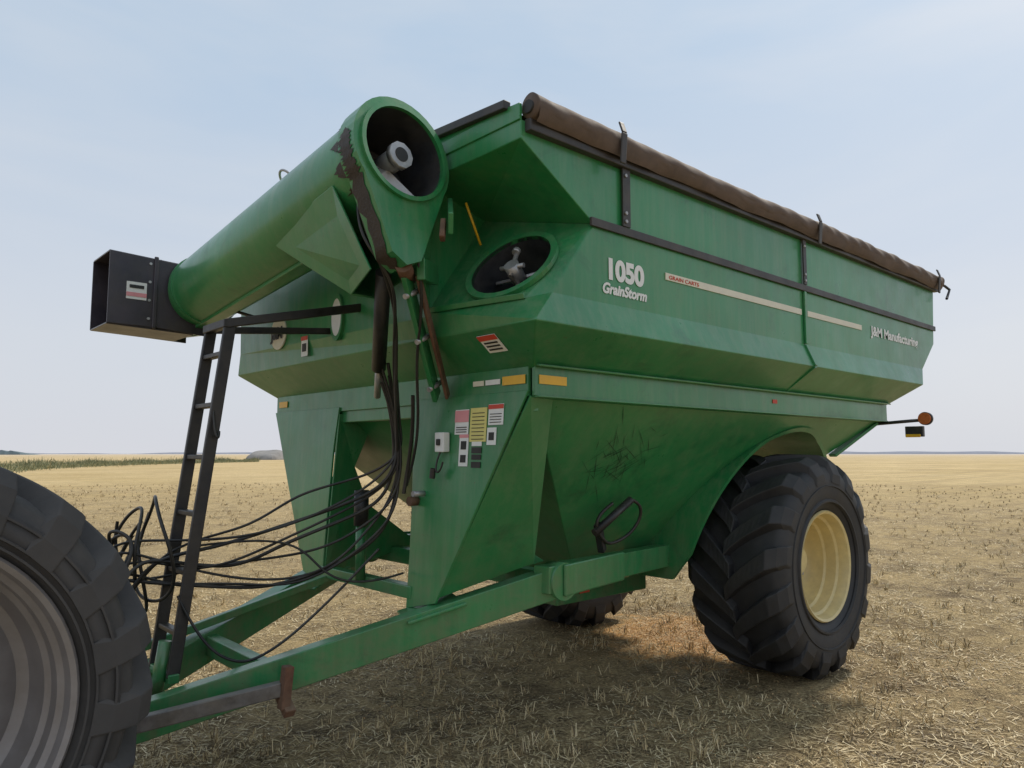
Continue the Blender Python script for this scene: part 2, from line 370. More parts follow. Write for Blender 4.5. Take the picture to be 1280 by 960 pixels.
# ---------------------------------------------------------------- upper auger
Mc=Vector((2.23,3.33,3.50)); E=Vector((2.08,6.25,3.07)); ax=(E-Mc).normalized()
d,s,u=frame(ax)
if s.x<0: s=-s
u=Vector((0,0,1)); u=(u-ax*u.dot(ax)).normalized()
ol=[];oa=[]
for a in range(-35,216,10):
    t=math.radians(a); ol.append(Mc+s*.325*math.cos(t)+u*.325*math.sin(t)); oa.append(a)
ol+= [Mc-s*.13-u*.60,Mc-s*.04-u*.66,Mc+s*.06-u*.62]; oa+=[400,400,401]
DP=.15
hole_panel('auger_mouth_plate',ol,Mc,ax,.262,GREEN,cart)
k=len(ol); back=[p+ax*DP for p in ol]
mesh('auger_mouth_edge',ol+back,[[i,(i+1)%k,(i+1)%k+k,i+k] for i in range(k)],GREEN,cart)
hole_panel('auger_mouth_back',back,Mc+ax*DP,ax,.262,GREEN,cart)
path=[(p,a) for p,a in zip(ol,oa) if a>=158 and a!=401]
dens=[]
for i in range(len(path)-1):
    for q in range(8): dens.append(path[i][0].lerp(path[i+1][0],q/8))
dens.append(path[-1][0])
rr=random.Random(9); vs=[];fs=[]
for i,p in enumerate(dens):
    o_=(p-Mc); o_=(o_-ax*o_.dot(ax)); 
    tn=(dens[min(i+1,len(dens)-1)]-dens[max(i-1,0)]).normalized(); on=tn.cross(ax).normalized()
    if on.dot(o_)<0: on=-on
    fade=min(1,i/6,(len(dens)-1-i)/6+.2)
    a0=DP*.5-(.045+rr.uniform(-.02,.02))*fade; a1=DP*.5+(.06+rr.uniform(-.03,.03))*fade
    a1=min(a1,DP-.001)
    vs+=[p+ax*a0+on*.004,p+ax*a1+on*.005]
for i in range(len(dens)-1): fs.append([2*i,2*i+1,2*i+3,2*i+2])
mesh('grease_smear',vs,fs,GREASE,cart,smooth=True)
vs=[];fs=[];K=40
for i in range(K+1):
    a=math.radians(140+(225-140)*i/K); q=s*math.cos(a)+u*math.sin(a)
    w0=DP+.001; w1=DP+.04+.05*math.sin(i*.5)+rr.uniform(-.02,.03)
    w1=max(w1,w0+.004)
    for w_ in (w0,w1): vs.append(Mc+ax*w_+q*.3035)
for i in range(K): fs.append([2*i,2*i+1,2*i+3,2*i+2])
mesh('grease_smear_tube',vs,fs,GREASE,cart,smooth=True)
ring('auger_mouth_lip',Mc-ax*.01,ax,.260,.285,.012,GREEN,cart)
cyl('auger_tube',Mc+ax*.05,E,.30,GREEN,cart,r2=.262,n=48,caps=False)
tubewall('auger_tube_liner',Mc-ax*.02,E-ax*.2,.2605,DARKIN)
cyl('auger_tube_end',E,E+ax*.02,.268,GREEN,cart,n=48)
ring('auger_tube_band',E-ax*.38,ax,.255,.278,.022,GREEN,cart)
cyl('auger_shaft',Mc+ax*.10,E-ax*.1,.04,STEEL,cart)
cyl('auger_shaft_sleeve',Mc+ax*.03,Mc+ax*.24,.062,STEEL,cart)
cyl('auger_shaft_collar',Mc+ax*.02,Mc+ax*.06,.078,STEEL,cart,n=10)
cyl('auger_shaft_bore',Mc+ax*.016,Mc+ax*.019,.042,BLK,cart)
plate('auger_end_flight',[Mc+ax*.13-s*.02-u*.05,Mc+ax*.10+s*.16-u*.20,Mc+ax*.16-s*.02-u*.25,Mc+ax*.20-s*.16-u*.16,Mc+ax*.2-s*.08-u*.0],.008,STEEL,cart)
vs=[];fs=[];K=160
for i in range(K+1):
    t=i/K; a=2*math.pi*t*6.0+3.7; c0=Mc+ax*(.16+2.5*t); q=s*math.cos(a)+u*math.sin(a)
    vs+=[c0+q*.045,c0+q*.245]
for i in range(K): fs.append([2*i,2*i+1,2*i+3,2*i+2])
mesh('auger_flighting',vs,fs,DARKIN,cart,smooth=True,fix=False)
G=[(1.955,4.45,3.20),(1.95,3.60,3.32),(2.09,3.42,2.84),(2.15,3.72,2.76)]
G2=[(2.42,4.40,3.18),(2.44,3.60,3.30),(2.34,3.42,2.84),(2.30,3.72,2.76)]
plate('fold_housing_side',G,.012,GREEN,cart); plate('fold_housing_side_rear',G2,.012,GREEN,cart)
plate('fold_housing_bottom',[G[0],G[3],G2[3],G2[0]],.012,GREEN,cart)
beam('auger_top_rib',Mc+ax*.1+u*.302,E-ax*.1+u*.268,.05,.02,GREEN,cart)
beam('auger_bottom_rib',Mc+ax*1.0-u*.29,E-ax*.1-u*.265,.10,.03,GREEN,cart)
hose('auger_handle',[Vector((2.08,4.35,3.60)),Vector((2.0,4.35,3.68)),Vector((2.0,4.48,3.68)),Vector((2.08,4.48,3.58))],.008,STEEL,cart)
# spout
def spout():
    x0,x1,y0,y1,z0,z1=1.42,2.04,5.93,6.40,2.80,3.34
    t=.012
    P=lambda x,y,z:(x,y,z)
    plate('spout_near_wall',[P(x0,y0,z0),P(1.76,y0,z0),P(x1+.1,y0,z0-.03),P(x1+.1,y0,z1-.04),P(x0,y0,z1)],t,SPOUTB,cart)
    plate('spout_far_wall',[P(x0,y1,z0),P(x1+.1,y1,z0-.03),P(x1+.1,y1,z1-.04),P(x0,y1,z1)],t,SPOUTB,cart)
    plate('spout_floor',[P(x0,y0+.01,z0),P(x1,y0+.01,z0-.02),P(x1,y1-.01,z0-.02),P(x0,y1-.01,z0)],t,SPOUTB,cart)
    plate('spout_roof',[P(x0,y0+.01,z1),P(x1,y0+.01,z1-.03),P(x1,y1-.01,z1-.03),P(x0,y1-.01,z1)],t,SPOUTB,cart)
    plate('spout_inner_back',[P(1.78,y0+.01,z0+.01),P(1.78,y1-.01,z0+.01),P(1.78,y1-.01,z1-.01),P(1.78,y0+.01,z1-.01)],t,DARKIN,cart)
    beam('spout_flange',(1.74,y0-.012,z0-.01),(1.74,y0-.012,z1),.02,.03,SPOUTB,cart,up=(1,0,0))
    for z in (2.86,3.0,3.14,3.28): cyl('spout_bolt',(1.70,y0-.004,z),(1.70,y0-.016,z),.011,STEEL,cart,n=6)
    beam('spout_label',(1.54,y0-.009,3.06),(1.68,y0-.009,3.06),.004,.13,WHITE,cart,bev=0)
    beam('spout_label_head',(1.54,y0-.013,3.03),(1.68,y0-.013,3.03),.002,.03,PINK,cart,bev=0)
    beam('spout_label_print',(1.56,y0-.013,3.09),(1.66,y0-.013,3.09),.002,.025,BLK,cart,bev=0)
spout()
plate('spout_transition_near',[(2.13,5.94,2.80),(2.31,5.96,2.88),(2.32,5.96,3.22),(2.13,5.94,3.29)],.012,GREEN,cart)
plate('spout_transition_top',[(1.95,5.92,3.325),(2.32,5.95,3.24),(2.32,6.38,3.24),(1.95,6.38,3.325)],.012,GREEN,cart)
plate('spout_transition_bottom',[(2.0,5.94,2.79),(2.31,5.97,2.86),(2.31,6.38,2.86),(2.0,6.38,2.79)],.012,GREEN,cart)
hose('spout_cylinder',[(1.84,5.86,3.08),(2.0,5.82,3.12),(2.12,5.76,3.14)],.022,STEEL,cart,'POLY')
hose('spout_hose',[(2.05,5.78,3.16),(2.10,5.7,3.2),(2.06,5.70,3.05),(2.12,5.6,2.95),(2.3,5.3,2.85)],.012,HOSE,cart)
# hinge + struts
cyl('hinge_barrel',(2.20,3.28,2.86),(2.36,3.46,2.84),.045,RUST,cart)
beam('fold_arm',(2.28,3.37,2.84),(2.76,3.72,2.20),.03,.11,GREEN,cart)
beam('fold_arm_b',(2.34,3.34,2.84),(2.80,3.66,2.20),.02,.06,RUST,cart)
for q in (.15,.5,.9):
    p=Vector((2.28,3.37,2.84)).lerp(Vector((2.76,3.72,2.20)),q); cyl('fold_arm_pin',p+Vector((-.06,-.03,-.03)),p+Vector((.06,.0,.03)),.016,STEEL,cart,n=10)
cyl('fold_cylinder',(2.22,3.50,2.86),(2.50,3.98,2.38),.045,BLACK,cart)
cyl('fold_cylinder_rod',(2.50,3.98,2.38),(2.60,4.15,2.22),.022,STEEL,cart)
beam('hinge_bracket',(2.42,3.15,3.1),(2.62,3.42,3.3),.03,.12,GREEN,cart)
beam('hinge_bracket_b',(2.33,3.3,2.86),(2.57,3.5,2.9),.05,.12,GREEN,cart)
plate('hinge_cheek',[(2.57,3.60,3.48),(2.52,3.42,3.3),(2.36,3.34,2.9),(2.56,3.54,2.70)],.015,GREEN,cart)
beam('hinge_rust_tab',(2.40,3.20,3.02),(2.44,3.24,3.14),.03,.05,RUST,cart)
# ---------------------------------------------------------------- front wall details
cyl('sight_glass',(2.557,4.62,2.80),(2.550,4.62,2.80),.07,WHITE,cart,n=32)
o=bpy.data.objects['sight_glass']
for q in o.data.vertices: q.co.z=2.80+(q.co.z-2.80)*2.1
ringv=ring('sight_glass_frame',(2.56,4.62,2.80),(1,0,0),.068,.085,.012,GREEN,cart)
for q in ringv.data.vertices: q.co.z=2.80+(q.co.z-2.80)*1.95
cyl('maker_badge',(2.575,5.56,2.80),(2.56,5.56,2.80),.13,CREAMV,cart,n=40)
text('maker_badge_text','J&M',(2.553,5.67,2.755),.13,BLK,cart,rot=(math.pi/2,0,-math.pi/2),width=.21,off=.005)
def decal(name,y,z,w,h,mat,x,dx=-.006,tilt=.063):
    z0,z1=z-h/2,z+h/2
    fx=lambda zz:x+(zz-z)*tilt+dx
    plate(name,[(fx(z0),y-w/2,z0),(fx(z0),y+w/2,z0),(fx(z1),y+w/2,z1),(fx(z1),y-w/2,z1)],.003,mat,cart,bev=0)
decal('warning_decal',5.12,2.65,.10,.15,WHITE,2.575,tilt=0); decal('warning_decal_head',5.12,2.71,.10,.03,RED,2.575,-.010,0)
decal('warning_decal_pic',5.12,2.64,.06,.06,BLK,2.575,-.010,0)
dz=Vector((.25,.0,-.205)).normalized()
def slant(name,y,t0,t1,w,mat,off):
    a=Vector((2.60,y,2.53)); nn=Vector((-.205,0,-.25)).normalized()*off
    p=[a+dz*t0+Vector((0,-w/2,0))+nn,a+dz*t0+Vector((0,w/2,0))+nn,a+dz*t1+Vector((0,w/2,0))+nn,a+dz*t1+Vector((0,-w/2,0))+nn]
    plate(name,p,.003,mat,cart,bev=0)
slant('danger_decal',3.10,.04,.17,.15,WHITE,.006); slant('danger_decal_head',3.10,.04,.075,.15,RED,.010)
for q in range(3): slant('danger_decal_print',3.10,.09+.025*q,.10+.025*q,.11,BLK,.010)
# ---------------------------------------------------------------- legs
def legx(z): return 2.75+(z-.9)*.063
def leg(nm,M_):
    g=lambda p:(M_(p))
    plate('leg_front_'+nm,[g((legx(2.2),2.965,2.20)),g((legx(2.2),4.06,2.20)),g((legx(1.9),4.02,1.90)),g((legx(1.22),4.0,1.22)),g((legx(.88),4.0,.88)),g((legx(.95),3.70,.95))],.016,GREEN,cart)
    plate('leg_side_'+nm,[g((2.84,2.965,2.17)),g((2.77,3.71,.98)),g((3.35,3.47,1.16)),g((3.05,3.0,2.17))],.014,GREEN,cart)
    plate('leg_inner_'+nm,[g((2.83,4.05,2.15)),g((2.76,4.0,.92)),g((3.4,3.8,1.08)),g((3.0,4.0,1.75)),g((3.15,4.05,2.15))],.014,GREEN,cart)
    plate('leg_gusset_'+nm,[g((2.80,3.96,1.70)),g((2.76,3.98,.92)),g((3.75,3.78,1.10))],.014,GREEN,cart)
    beam('leg_foot_plate_'+nm,g((2.62,3.86,.86)),g((2.95,3.72,.95)),.34,.02,GREEN,cart)
leg('near',lambda p:p); leg('far',mir)
beam('leg_cross_tube',(2.78,3.95,.98),(2.78,2*YC-3.95,.98),.08,.08,GREEN,cart)
beam('leg_top_header',(2.90,3.0,2.13),(2.90,2*YC-3.0,2.13),.08,.09,GREEN,cart)
decal('yellow_reflector_front',3.09,2.265,.19,.05,YEL,2.838,-.008,0)
decal('white_label_strip',3.27,2.265,.13,.03,WHITE,2.838,-.008,0); decal('label_strip_b',3.40,2.265,.10,.03,CREAMV,2.838,-.008,0)
beam('yellow_reflector_side',(2.88,2.934,2.262),(3.10,2.934,2.262),.004,.05,YEL,cart,bev=0)
decal('yellow_reflector_far',6.0,2.265,.15,.05,YEL,2.838,-.008,0)
beam('red_side_marker',(5.45,2.934,2.26),(5.52,2.934,2.26),.004,.03,RED,cart,bev=0)
def L(name,y,z,w,h,m,o=0): decal(name,y,z,w,h,m,legx(z)-.008,-.004-o)
L('decal_a',3.53,2.04,.13,.15,WHITE);L('decal_a_head',3.53,2.075,.13,.07,PINK,.003)
for i in range(3): L('decal_a_print',3.53,1.98+.014*i,.10,.005,BLK,.003)
L('decal_b',3.375,2.02,.15,.20,YELW)
for i in range(8): L('decal_b_print',3.375,1.935+.022*i,.11,.004,BLK,.003)
L('decal_c',3.22,2.075,.13,.12,WHITE);L('decal_c_head',3.22,2.12,.13,.025,RED,.003)
for i in range(4): L('decal_c_print',3.22,2.03+.016*i,.10,.004,BLK,.003)
L('decal_d',3.50,1.87,.085,.19,WHITE);L('decal_d_head',3.50,1.955,.085,.02,PINK,.003);L('decal_d_pic',3.50,1.90,.05,.05,BLK,.003);L('decal_d_pic2',3.50,1.82,.05,.045,BLK,.003)
L('decal_e',3.38,1.87,.09,.035,BLK);L('decal_e2',3.38,1.83,.085,.03,BLK);L('decal_e3',3.38,1.785,.085,.035,BLK);L('decal_e4',3.38,1.91,.09,.03,WHITE)
L('decal_f',3.25,1.95,.08,.10,WHITE);L('decal_f_pic',3.25,1.95,.045,.045,BLK,.003)
beam('control_box',(legx(1.92)-.04,3.68,1.86),(legx(1.92)-.04,3.68,1.98),.09,.05,WHITE,cart,up=(1,0,0))
beam('control_box_switch',(legx(1.92)-.07,3.68,1.90),(legx(1.92)-.07,3.68,1.94),.03,.02,BLK,cart,up=(1,0,0))
hose('control_cable',[(2.76,3.68,1.86),(2.72,3.72,1.72),(2.74,3.66,1.70),(2.75,3.64,1.80)],.006,HOSE,cart)
hose('control_plug',[(2.73,3.71,1.76),(2.73,3.72,1.70)],.018,BLACK,cart,'POLY')
cyl('leg_pin',(2.72,3.95,1.55),(2.80,3.95,1.55),.03,RUST,cart)
cyl('leg_pin_b',(2.70,3.88,1.60),(2.80,3.88,1.60),.018,STEEL,cart)
cyl('jack_post',(2.72,4.52,.98),(2.72,4.52,1.42),.035,GREEN,cart); cyl('jack_tube',(2.72,4.52,1.36),(2.72,4.52,1.60),.05,BLACK,cart)
# ---------------------------------------------------------------- chassis / tongue
for nm,g in (('near',lambda p:p),('far',mir)):
    beam('tongue_beam_'+nm,g((.95,4.46,.36)),g((3.50,3.40,1.04)),.12,.19,GREEN,cart)
    beam('chassis_rail_'+nm,g((3.35,3.40,1.06)),g((6.3,3.98,1.0)),.12,.17,GREEN,cart)
    cyl('chassis_knuckle_'+nm,g((3.50,3.335,1.04)),g((3.50,3.47,1.04)),.118,GREEN,cart,n=32)
    beam('chassis_splice_'+nm,g((3.48,3.325,1.05)),g((4.25,3.475,1.05)),.02,.20,GREEN,cart,bev=.01)
    cyl('hub_'+nm,g((WX,3.25,.94)),g((WX,3.12,.94)),.10,CREAM,cart)
beam('tongue_pipe',(1.45,5.0,.66),(2.95,5.05,.98),.05,.05,GREEN,cart)
beam('tongue_cross_a',(1.9,4.1,.62),(1.9,5.0,.62),.08,.12,GREEN,cart)
beam('frame_cross_b',(3.5,3.45,1.03),(3.5,2*YC-3.45,1.03),.10,.12,GREEN,cart)
beam('frame_cross_c',(5.6,3.9,.98),(5.6,2*YC-3.9,.98),.10,.12,GREEN,cart)
plate('hitch_plate',[(.85,4.35,.40),(1.35,4.3,.52),(1.35,4.8,.52),(.85,4.75,.40)],.03,STEEL,cart)
beam('hitch_side_bar',(.95,4.22,.46),(1.86,3.87,.60),.06,.075,simple('worn_steel',(.16,.15,.145),.5,metal=.4,var=.35,dust=.25,scale=14),cart)
beam('hitch_bracket',(1.86,3.84,.50),(1.88,3.84,.72),.05,.06,RUST,cart,up=(0,1,0))
beam('hitch_bracket_b',(1.88,3.80,.48),(1.88,3.92,.56),.06,.05,RUST,cart)
beam('hitch_tongue',(.2,YC,.42),(1.1,YC,.44),.14,.06,BLACK,cart)
cyl('hitch_pin',(.35,YC,.30),(.35,YC,.62),.03,STEEL,cart)
# ---------------------------------------------------------------- ladder
lb0=Vector((1.49,4.45,.60)); lt0=Vector((1.735,4.43,2.63)); w=Vector((0,.31,0))
beam('ladder_rail_near',lb0,lt0,.03,.07,BLACK,cart,up=(1,0,0)); beam('ladder_rail_far',lb0+w,lt0+w,.03,.07,BLACK,cart,up=(1,0,0))
for z in (.84,1.17,1.50,1.83,2.14,2.45):
    t=(z-.60)/2.03; p=lb0.lerp(lt0,t); beam('ladder_rung',p,p+w,.05,.03,BLACK,cart)
beam('ladder_handrail',lt0+Vector((-.03,0,0)),(2.58,4.34,2.83),.04,.055,BLACK,cart)
beam('ladder_handrail_b',lt0+w,(2.58,4.75,2.72),.03,.045,BLACK,cart)
beam('ladder_top_bar',lt0+Vector((-.02,-.02,0)),lt0+w+Vector((-.02,.02,0)),.05,.05,BLACK,cart)
beam('ladder_foot',(1.49,4.42,.60),(1.49,4.86,.60),.06,.05,GREEN,cart)
cyl('ladder_latch',(1.42,4.5,.52),(1.46,4.5,.80),.035,GREEN,cart)
# ---------------------------------------------------------------- hoses
for i in range(9):
    r=random.Random(i*7+3); o=lambda s:r.uniform(-s,s)
    f=min(1,max(0,i/8+o(.08)))
    zmid=.98+.55*f+o(.07)
    st=(2.70+o(.02),3.98+o(.05),1.50+.36*f+o(.05))
    en=(1.45+o(.05),4.72+o(.10),1.06+.34*f+o(.07))
    pts=[(2.55+o(.06),3.95+o(.08),2.35+o(.06)),(2.66,4.0+o(.05),2.05),st,(2.5+o(.06),4.12+o(.06),st[2]*.45+zmid*.55+o(.05)),(2.15+o(.14),4.32+o(.14),zmid+o(.06)),(1.8+o(.14),4.55+o(.14),zmid*.6+.42+o(.09)),en,(1.2+o(.1),4.85+o(.2),1.10+o(.28)),(1.0+o(.1),4.6+o(.15),.9+o(.22)),(.5,4.5+o(.1),.9+o(.1))]
    hose('hydraulic_hose',pts,.008 if i%3 else .011,HOSE,cart)
for i in range(6):
    r=random.Random(50+i); rad=.13+.026*i; c0=Vector((1.22+.045*i,4.84+r.uniform(-.12,.12),1.22+r.uniform(-.08,.08)))
    hose('hose_coil',[c0+Vector((r.uniform(-.02,.02)+.05*math.cos(t*2+i),rad*math.cos(t)*(.7+.1*i),rad*1.25*math.sin(t))) for t in [k_*math.pi/5 for k_ in range(12)]],.010,HOSE,cart)
hose('hose_hang',[(2.58,3.72,2.2),(2.63,3.78,2.0),(2.70,3.9,1.9),(2.68,3.95,1.6)],.012,HOSE,cart)
hose('hose_upper_a',[(2.05,3.5,3.22),(2.02,3.45,3.05),(2.10,3.38,2.9),(2.25,3.4,2.75),(2.42,3.7,2.5),(2.6,3.95,2.2),(2.68,4.0,1.9)],.010,HOSE,cart)
hose('hose_upper_b',[(1.98,3.44,3.3),(2.05,3.40,3.0),(2.15,3.38,2.85),(2.4,3.6,2.6),(2.5,3.8,2.3),(2.68,4.02,1.8)],.010,HOSE,cart)
hose('hose_upper_c',[(2.3,3.3,2.95),(2.38,3.32,2.72),(2.5,3.6,2.45),(2.62,3.7,2.1),(2.70,3.85,1.85),(2.70,3.95,1.65)],.009,HOSE,cart)
hose('ladder_cord',[(1.66,4.45,2.18),(1.64,4.40,2.0),(1.66,4.35,1.88),(1.68,4.40,1.98)],.008,HOSE,cart)
hose('low_cable',[(2.6,4.1,1.25),(2.2,4.2,.85),(1.9,4.2,.68),(1.75,4.25,.66),(1.6,4.35,.78),(1.5,4.45,1.05)],.008,HOSE,cart)
hose('low_cable_b',[(2.72,4.0,1.1),(2.3,4.1,1.0),(2.2,4.2,1.3),(2.0,4.4,1.35),(1.6,4.6,1.3)],.007,HOSE,cart)
# hopper side clean-out crank
y0=hopy(1.45)-.10
beam('crank_mount',(4.02,y0+.03,1.36),(4.10,y0+.06,1.16),.05,.06,BLACK,cart)
cyl('crank_cylinder',(3.95,y0,1.30),(4.28,y0-.06,1.52),.028,BLACK,cart)
hose('crank_hose',[(4.28,y0-.06,1.52),(4.45,y0-.06,1.48),(4.42,y0,1.28),(4.2,y0+.05,1.20),(4.05,y0,1.22),(3.9,y0,1.4),(4.1,y0-.04,1.5)],.012,HOSE,cart)
# rear light arm
cyl('light_arm',(7.62,3.05,2.14),(7.62,2.56,2.17),.016,BLACK,cart)
beam('marker_lamp_body',(7.62,2.74,2.06),(7.62,2.58,2.06),.05,.10,BLACK,cart); beam('marker_lamp_lens',(7.59,2.735,2.02),(7.59,2.60,2.02),.012,.03,YEL,cart)
cyl('amber_lamp',(7.58,2.56,2.18),(7.66,2.56,2.18),.055,AMBER,cart); cyl('amber_lamp_ring',(7.60,2.56,2.18),(7.64,2.56,2.18),.062,BLACK,cart)
beam('rear_leg',(7.60,3.02,2.15),(7.15,3.25,1.83),.10,.03,GREEN,cart)
# ---------------------------------------------------------------- tractor wheel
tw=empty('tractor_wheel')
tc=(.10,3.53,.93)
tire('tire',tc,.955,.25,.655,RUBBERD,tw,1,nl=20,k=-.30,lw=.042,lh=.075,flare=.5)
for r_ in (.69,.72,.79):
    revolve('sidewall_ring',[(.243,r_-.006),(.253,r_-.004),(.253,r_+.004),(.243,r_+.006)],tc,RUBBERD,tw,n=96)
revolve('rim',[(-.2,.65),(.20,.65),(.225,.665),(.235,.655),(.225,.635),(.185,.622),(.17,.60),(.11,.592),(.095,.572),(.03,.562),(-.02,.54),(-.04,.50),(.0,.44),(.0,.30),(.06,.28),(.06,.16),(.12,.14),(.13,0)],tc,SILVER,tw,n=96)
cyl('axle_hub',(.10,3.5,.93),(.10,4.1,.93),.11,BLACK,tw)
# ---------------------------------------------------------------- ground
m,t,b=nt('stubble_field'); p=pos(t)
ln=N(t,'ShaderNodeVectorMath',operation='LENGTH'); t.links.new(p,ln.inputs[0]); dist=ln.outputs['Value']
n1=noise(t,.35,5,.65,p); n2=noise(t,5,7,.78,p,.3); n3=noise(t,38,5,.8,p); n4=noise(t,1.3,5,.7,p)
mp=N(t,'ShaderNodeMapping'); mp.inputs['Scale'].default_value=(.05,1.1,1); t.links.new(p,mp.inputs[0])
rows=noise(t,1,4,.6,mp.outputs[0])
c=mixc(t,ramp(t,n2,.38,.60),(.080,.056,.036),(.40,.29,.15))
c=mixc(t,ramp(t,n3,.46,.62),c,(.66,.51,.28))
c=mixc(t,math2(t,'MULTIPLY',ramp(t,n4,.48,.64),.65),c,(.13,.092,.056))
c=mixc(t,math2(t,'MULTIPLY',ramp(t,n1,.45,.7),.35),c,(.62,.45,.21))
far=mixc(t,ramp(t,noise(t,.05,6,.7,p),.38,.62),(.52,.385,.18),(.68,.52,.28))
far=mixc(t,math2(t,'MULTIPLY',ramp(t,rows,.45,.58),.55),far,(.38,.28,.15))
far=mixc(t,math2(t,'MULTIPLY',ramp(t,n4,.5,.68),.45),far,(.30,.22,.12))
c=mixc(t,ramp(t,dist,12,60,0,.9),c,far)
c=mixc(t,ramp(t,dist,150,2500,0,.85),c,(.60,.53,.48))  # aerial haze painted into the base colour, stronger with distance
vd=N(t,'ShaderNodeVectorMath',operation='DISTANCE'); t.links.new(p,vd.inputs[0]); vd.inputs[1].default_value=(6.6,4.5,0)
sg=math2(t,'ADD',ramp(t,vd.outputs['Value'],.2,1.6,1.0,0.),math2(t,'MULTIPLY',math2(t,'SUBTRACT',n2,.5),2.2))
c=mixc(t,math2(t,'MULTIPLY',ramp(t,sg,.35,.65),.85),c,(.74,.44,.18))
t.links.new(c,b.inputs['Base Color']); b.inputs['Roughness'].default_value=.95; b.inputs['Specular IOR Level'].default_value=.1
bump(t,b,math2(t,'ADD',n2,math2(t,'MULTIPLY',n3,.5)),.9,.06)
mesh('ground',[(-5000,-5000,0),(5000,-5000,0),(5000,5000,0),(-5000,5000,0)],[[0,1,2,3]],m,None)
m,t,b=nt('straw'); g=N(t,'ShaderNodeNewGeometry')
cr=N(t,'ShaderNodeValToRGB'); t.links.new(g.outputs['Random Per Island'],cr.inputs[0])
e=cr.color_ramp.elements; e[0].color=(.10,.07,.04,1); e[1].color=(.86,.72,.46,1); k_=e.new(.3); k_.color=(.30,.22,.11,1); k_=e.new(.65); k_.color=(.64,.49,.26,1)
t.links.new(cr.outputs[0],b.inputs['Base Color']); b.inputs['Roughness'].default_value=.7
mk,tk,bk=nt('chaff_and_kernels'); g=N(tk,'ShaderNodeNewGeometry'); cr=N(tk,'ShaderNodeValToRGB'); tk.links.new(g.outputs['Random Per Island'],cr.inputs[0])
e=cr.color_ramp.elements; e[0].color=(.50,.27,.10,1); e[1].color=(.82,.58,.30,1); tk.links.new(cr.outputs[0],bk.inputs['Base Color']); bk.inputs['Roughness'].default_value=.7
def sector(n,d0,d1,pw=1.6,half=46):
    u=rng.random(n); d=d0+(d1-d0)*u**pw
    a=np.radians(47.6+rng.uniform(-half,half,n)); return d*np.cos(a),d*np.sin(a),d
def blades(name,X,Y,Lh,Wd,lean,zup,mat):
    n=len(X); az=rng.uniform(0,2*np.pi,n); L_=Lh*rng.uniform(.4,1.5,n); 
    el=zup(n); dx=np.cos(az)*np.cos(el)*L_; dy=np.sin(az)*np.cos(el)*L_; dz=np.sin(el)*L_
    wa=rng.uniform(0,2*np.pi,n) if lean else az+np.pi/2
    wx=np.cos(wa)*Wd/2; wy=np.sin(wa)*Wd/2; z0=rng.uniform(.0,.014,n)
    v_=np.empty((n,4,3)); 
    v_[:,0]=np.stack([X-wx,Y-wy,z0],1); v_[:,1]=np.stack([X+wx,Y+wy,z0],1)
    v_[:,2]=np.stack([X+dx+wx*.7,Y+dy+wy*.7,z0+dz],1); v_[:,3]=np.stack([X+dx-wx*.7,Y+dy-wy*.7,z0+dz],1)
    me=bpy.data.meshes.new(name); me.vertices.add(n*4); me.vertices.foreach_set('co',v_.ravel())
    me.loops.add(n*4); me.loops.foreach_set('vertex_index',np.arange(n*4)); me.polygons.add(n)
    me.polygons.foreach_set('loop_start',np.arange(n)*4); me.polygons.foreach_set('loop_total',np.full(n,4)); me.update(calc_edges=True)
    return add(name,me,mat,None)
def patchy(X,Y,th):
    f=np.sin(X*1.9+1.3*np.sin(Y*1.1))*np.cos(Y*2.3+1.1*np.sin(X*.8))+.6*np.sin(X*4.7+Y*3.1)*np.cos(Y*5.3-X*1.7)
    return f+rng.normal(0,.5,len(X))>th
Xc,Yc,Dc=sector(13000,2.2,50,1.6); kk=patchy(Xc,Yc,-.1); Xc,Yc,Dc=Xc[kk],Yc[kk],Dc[kk]
Yc=np.round(Yc/.25)*.25+rng.normal(0,.05,len(Yc))
tr=(np.abs(Yc-1.7)>.28)&(np.abs(Yc-7.6)>.28)   # wheel tracks flattened by an earlier pass
Xc,Yc,Dc=Xc[tr],Yc[tr],Dc[tr]
X1=np.repeat(Xc,7)+rng.normal(0,.018,len(Xc)*7); Y1=np.repeat(Yc,7)+rng.normal(0,.018,len(Xc)*7); D1=np.repeat(Dc,7)
blades('stubble',X1,Y1,.065*np.ones(len(X1)),.0045+.0004*D1,True,lambda n:rng.uniform(.5,1.5,n),m)
X2,Y2,D2=sector(180000,2.2,32,1.5); kk=patchy(X2,Y2,-.4); X2,Y2,D2=X2[kk],Y2[kk],D2[kk]
blades('straw_litter',X2,Y2,.065*np.ones(len(X2)),.004+.0004*D2,False,lambda n:np.abs(rng.normal(0,.12,n)),m)
X3,Y3,D3=sector(36000,2.2,14,1.3); kk=patchy(X3*.7,Y3*.7,.2); X3,Y3=X3[kk],Y3[kk]
a=rng.normal(0,.55,(14000,2)); X3=np.concatenate([X3,6.6+a[:,0]]); Y3=np.concatenate([Y3,4.5+a[:,1]])
blades('grain_spill',X3,Y3,.012*np.ones(len(X3)),.010*np.ones(len(X3)),False,lambda n:np.abs(rng.normal(0,.4,n)),mk)
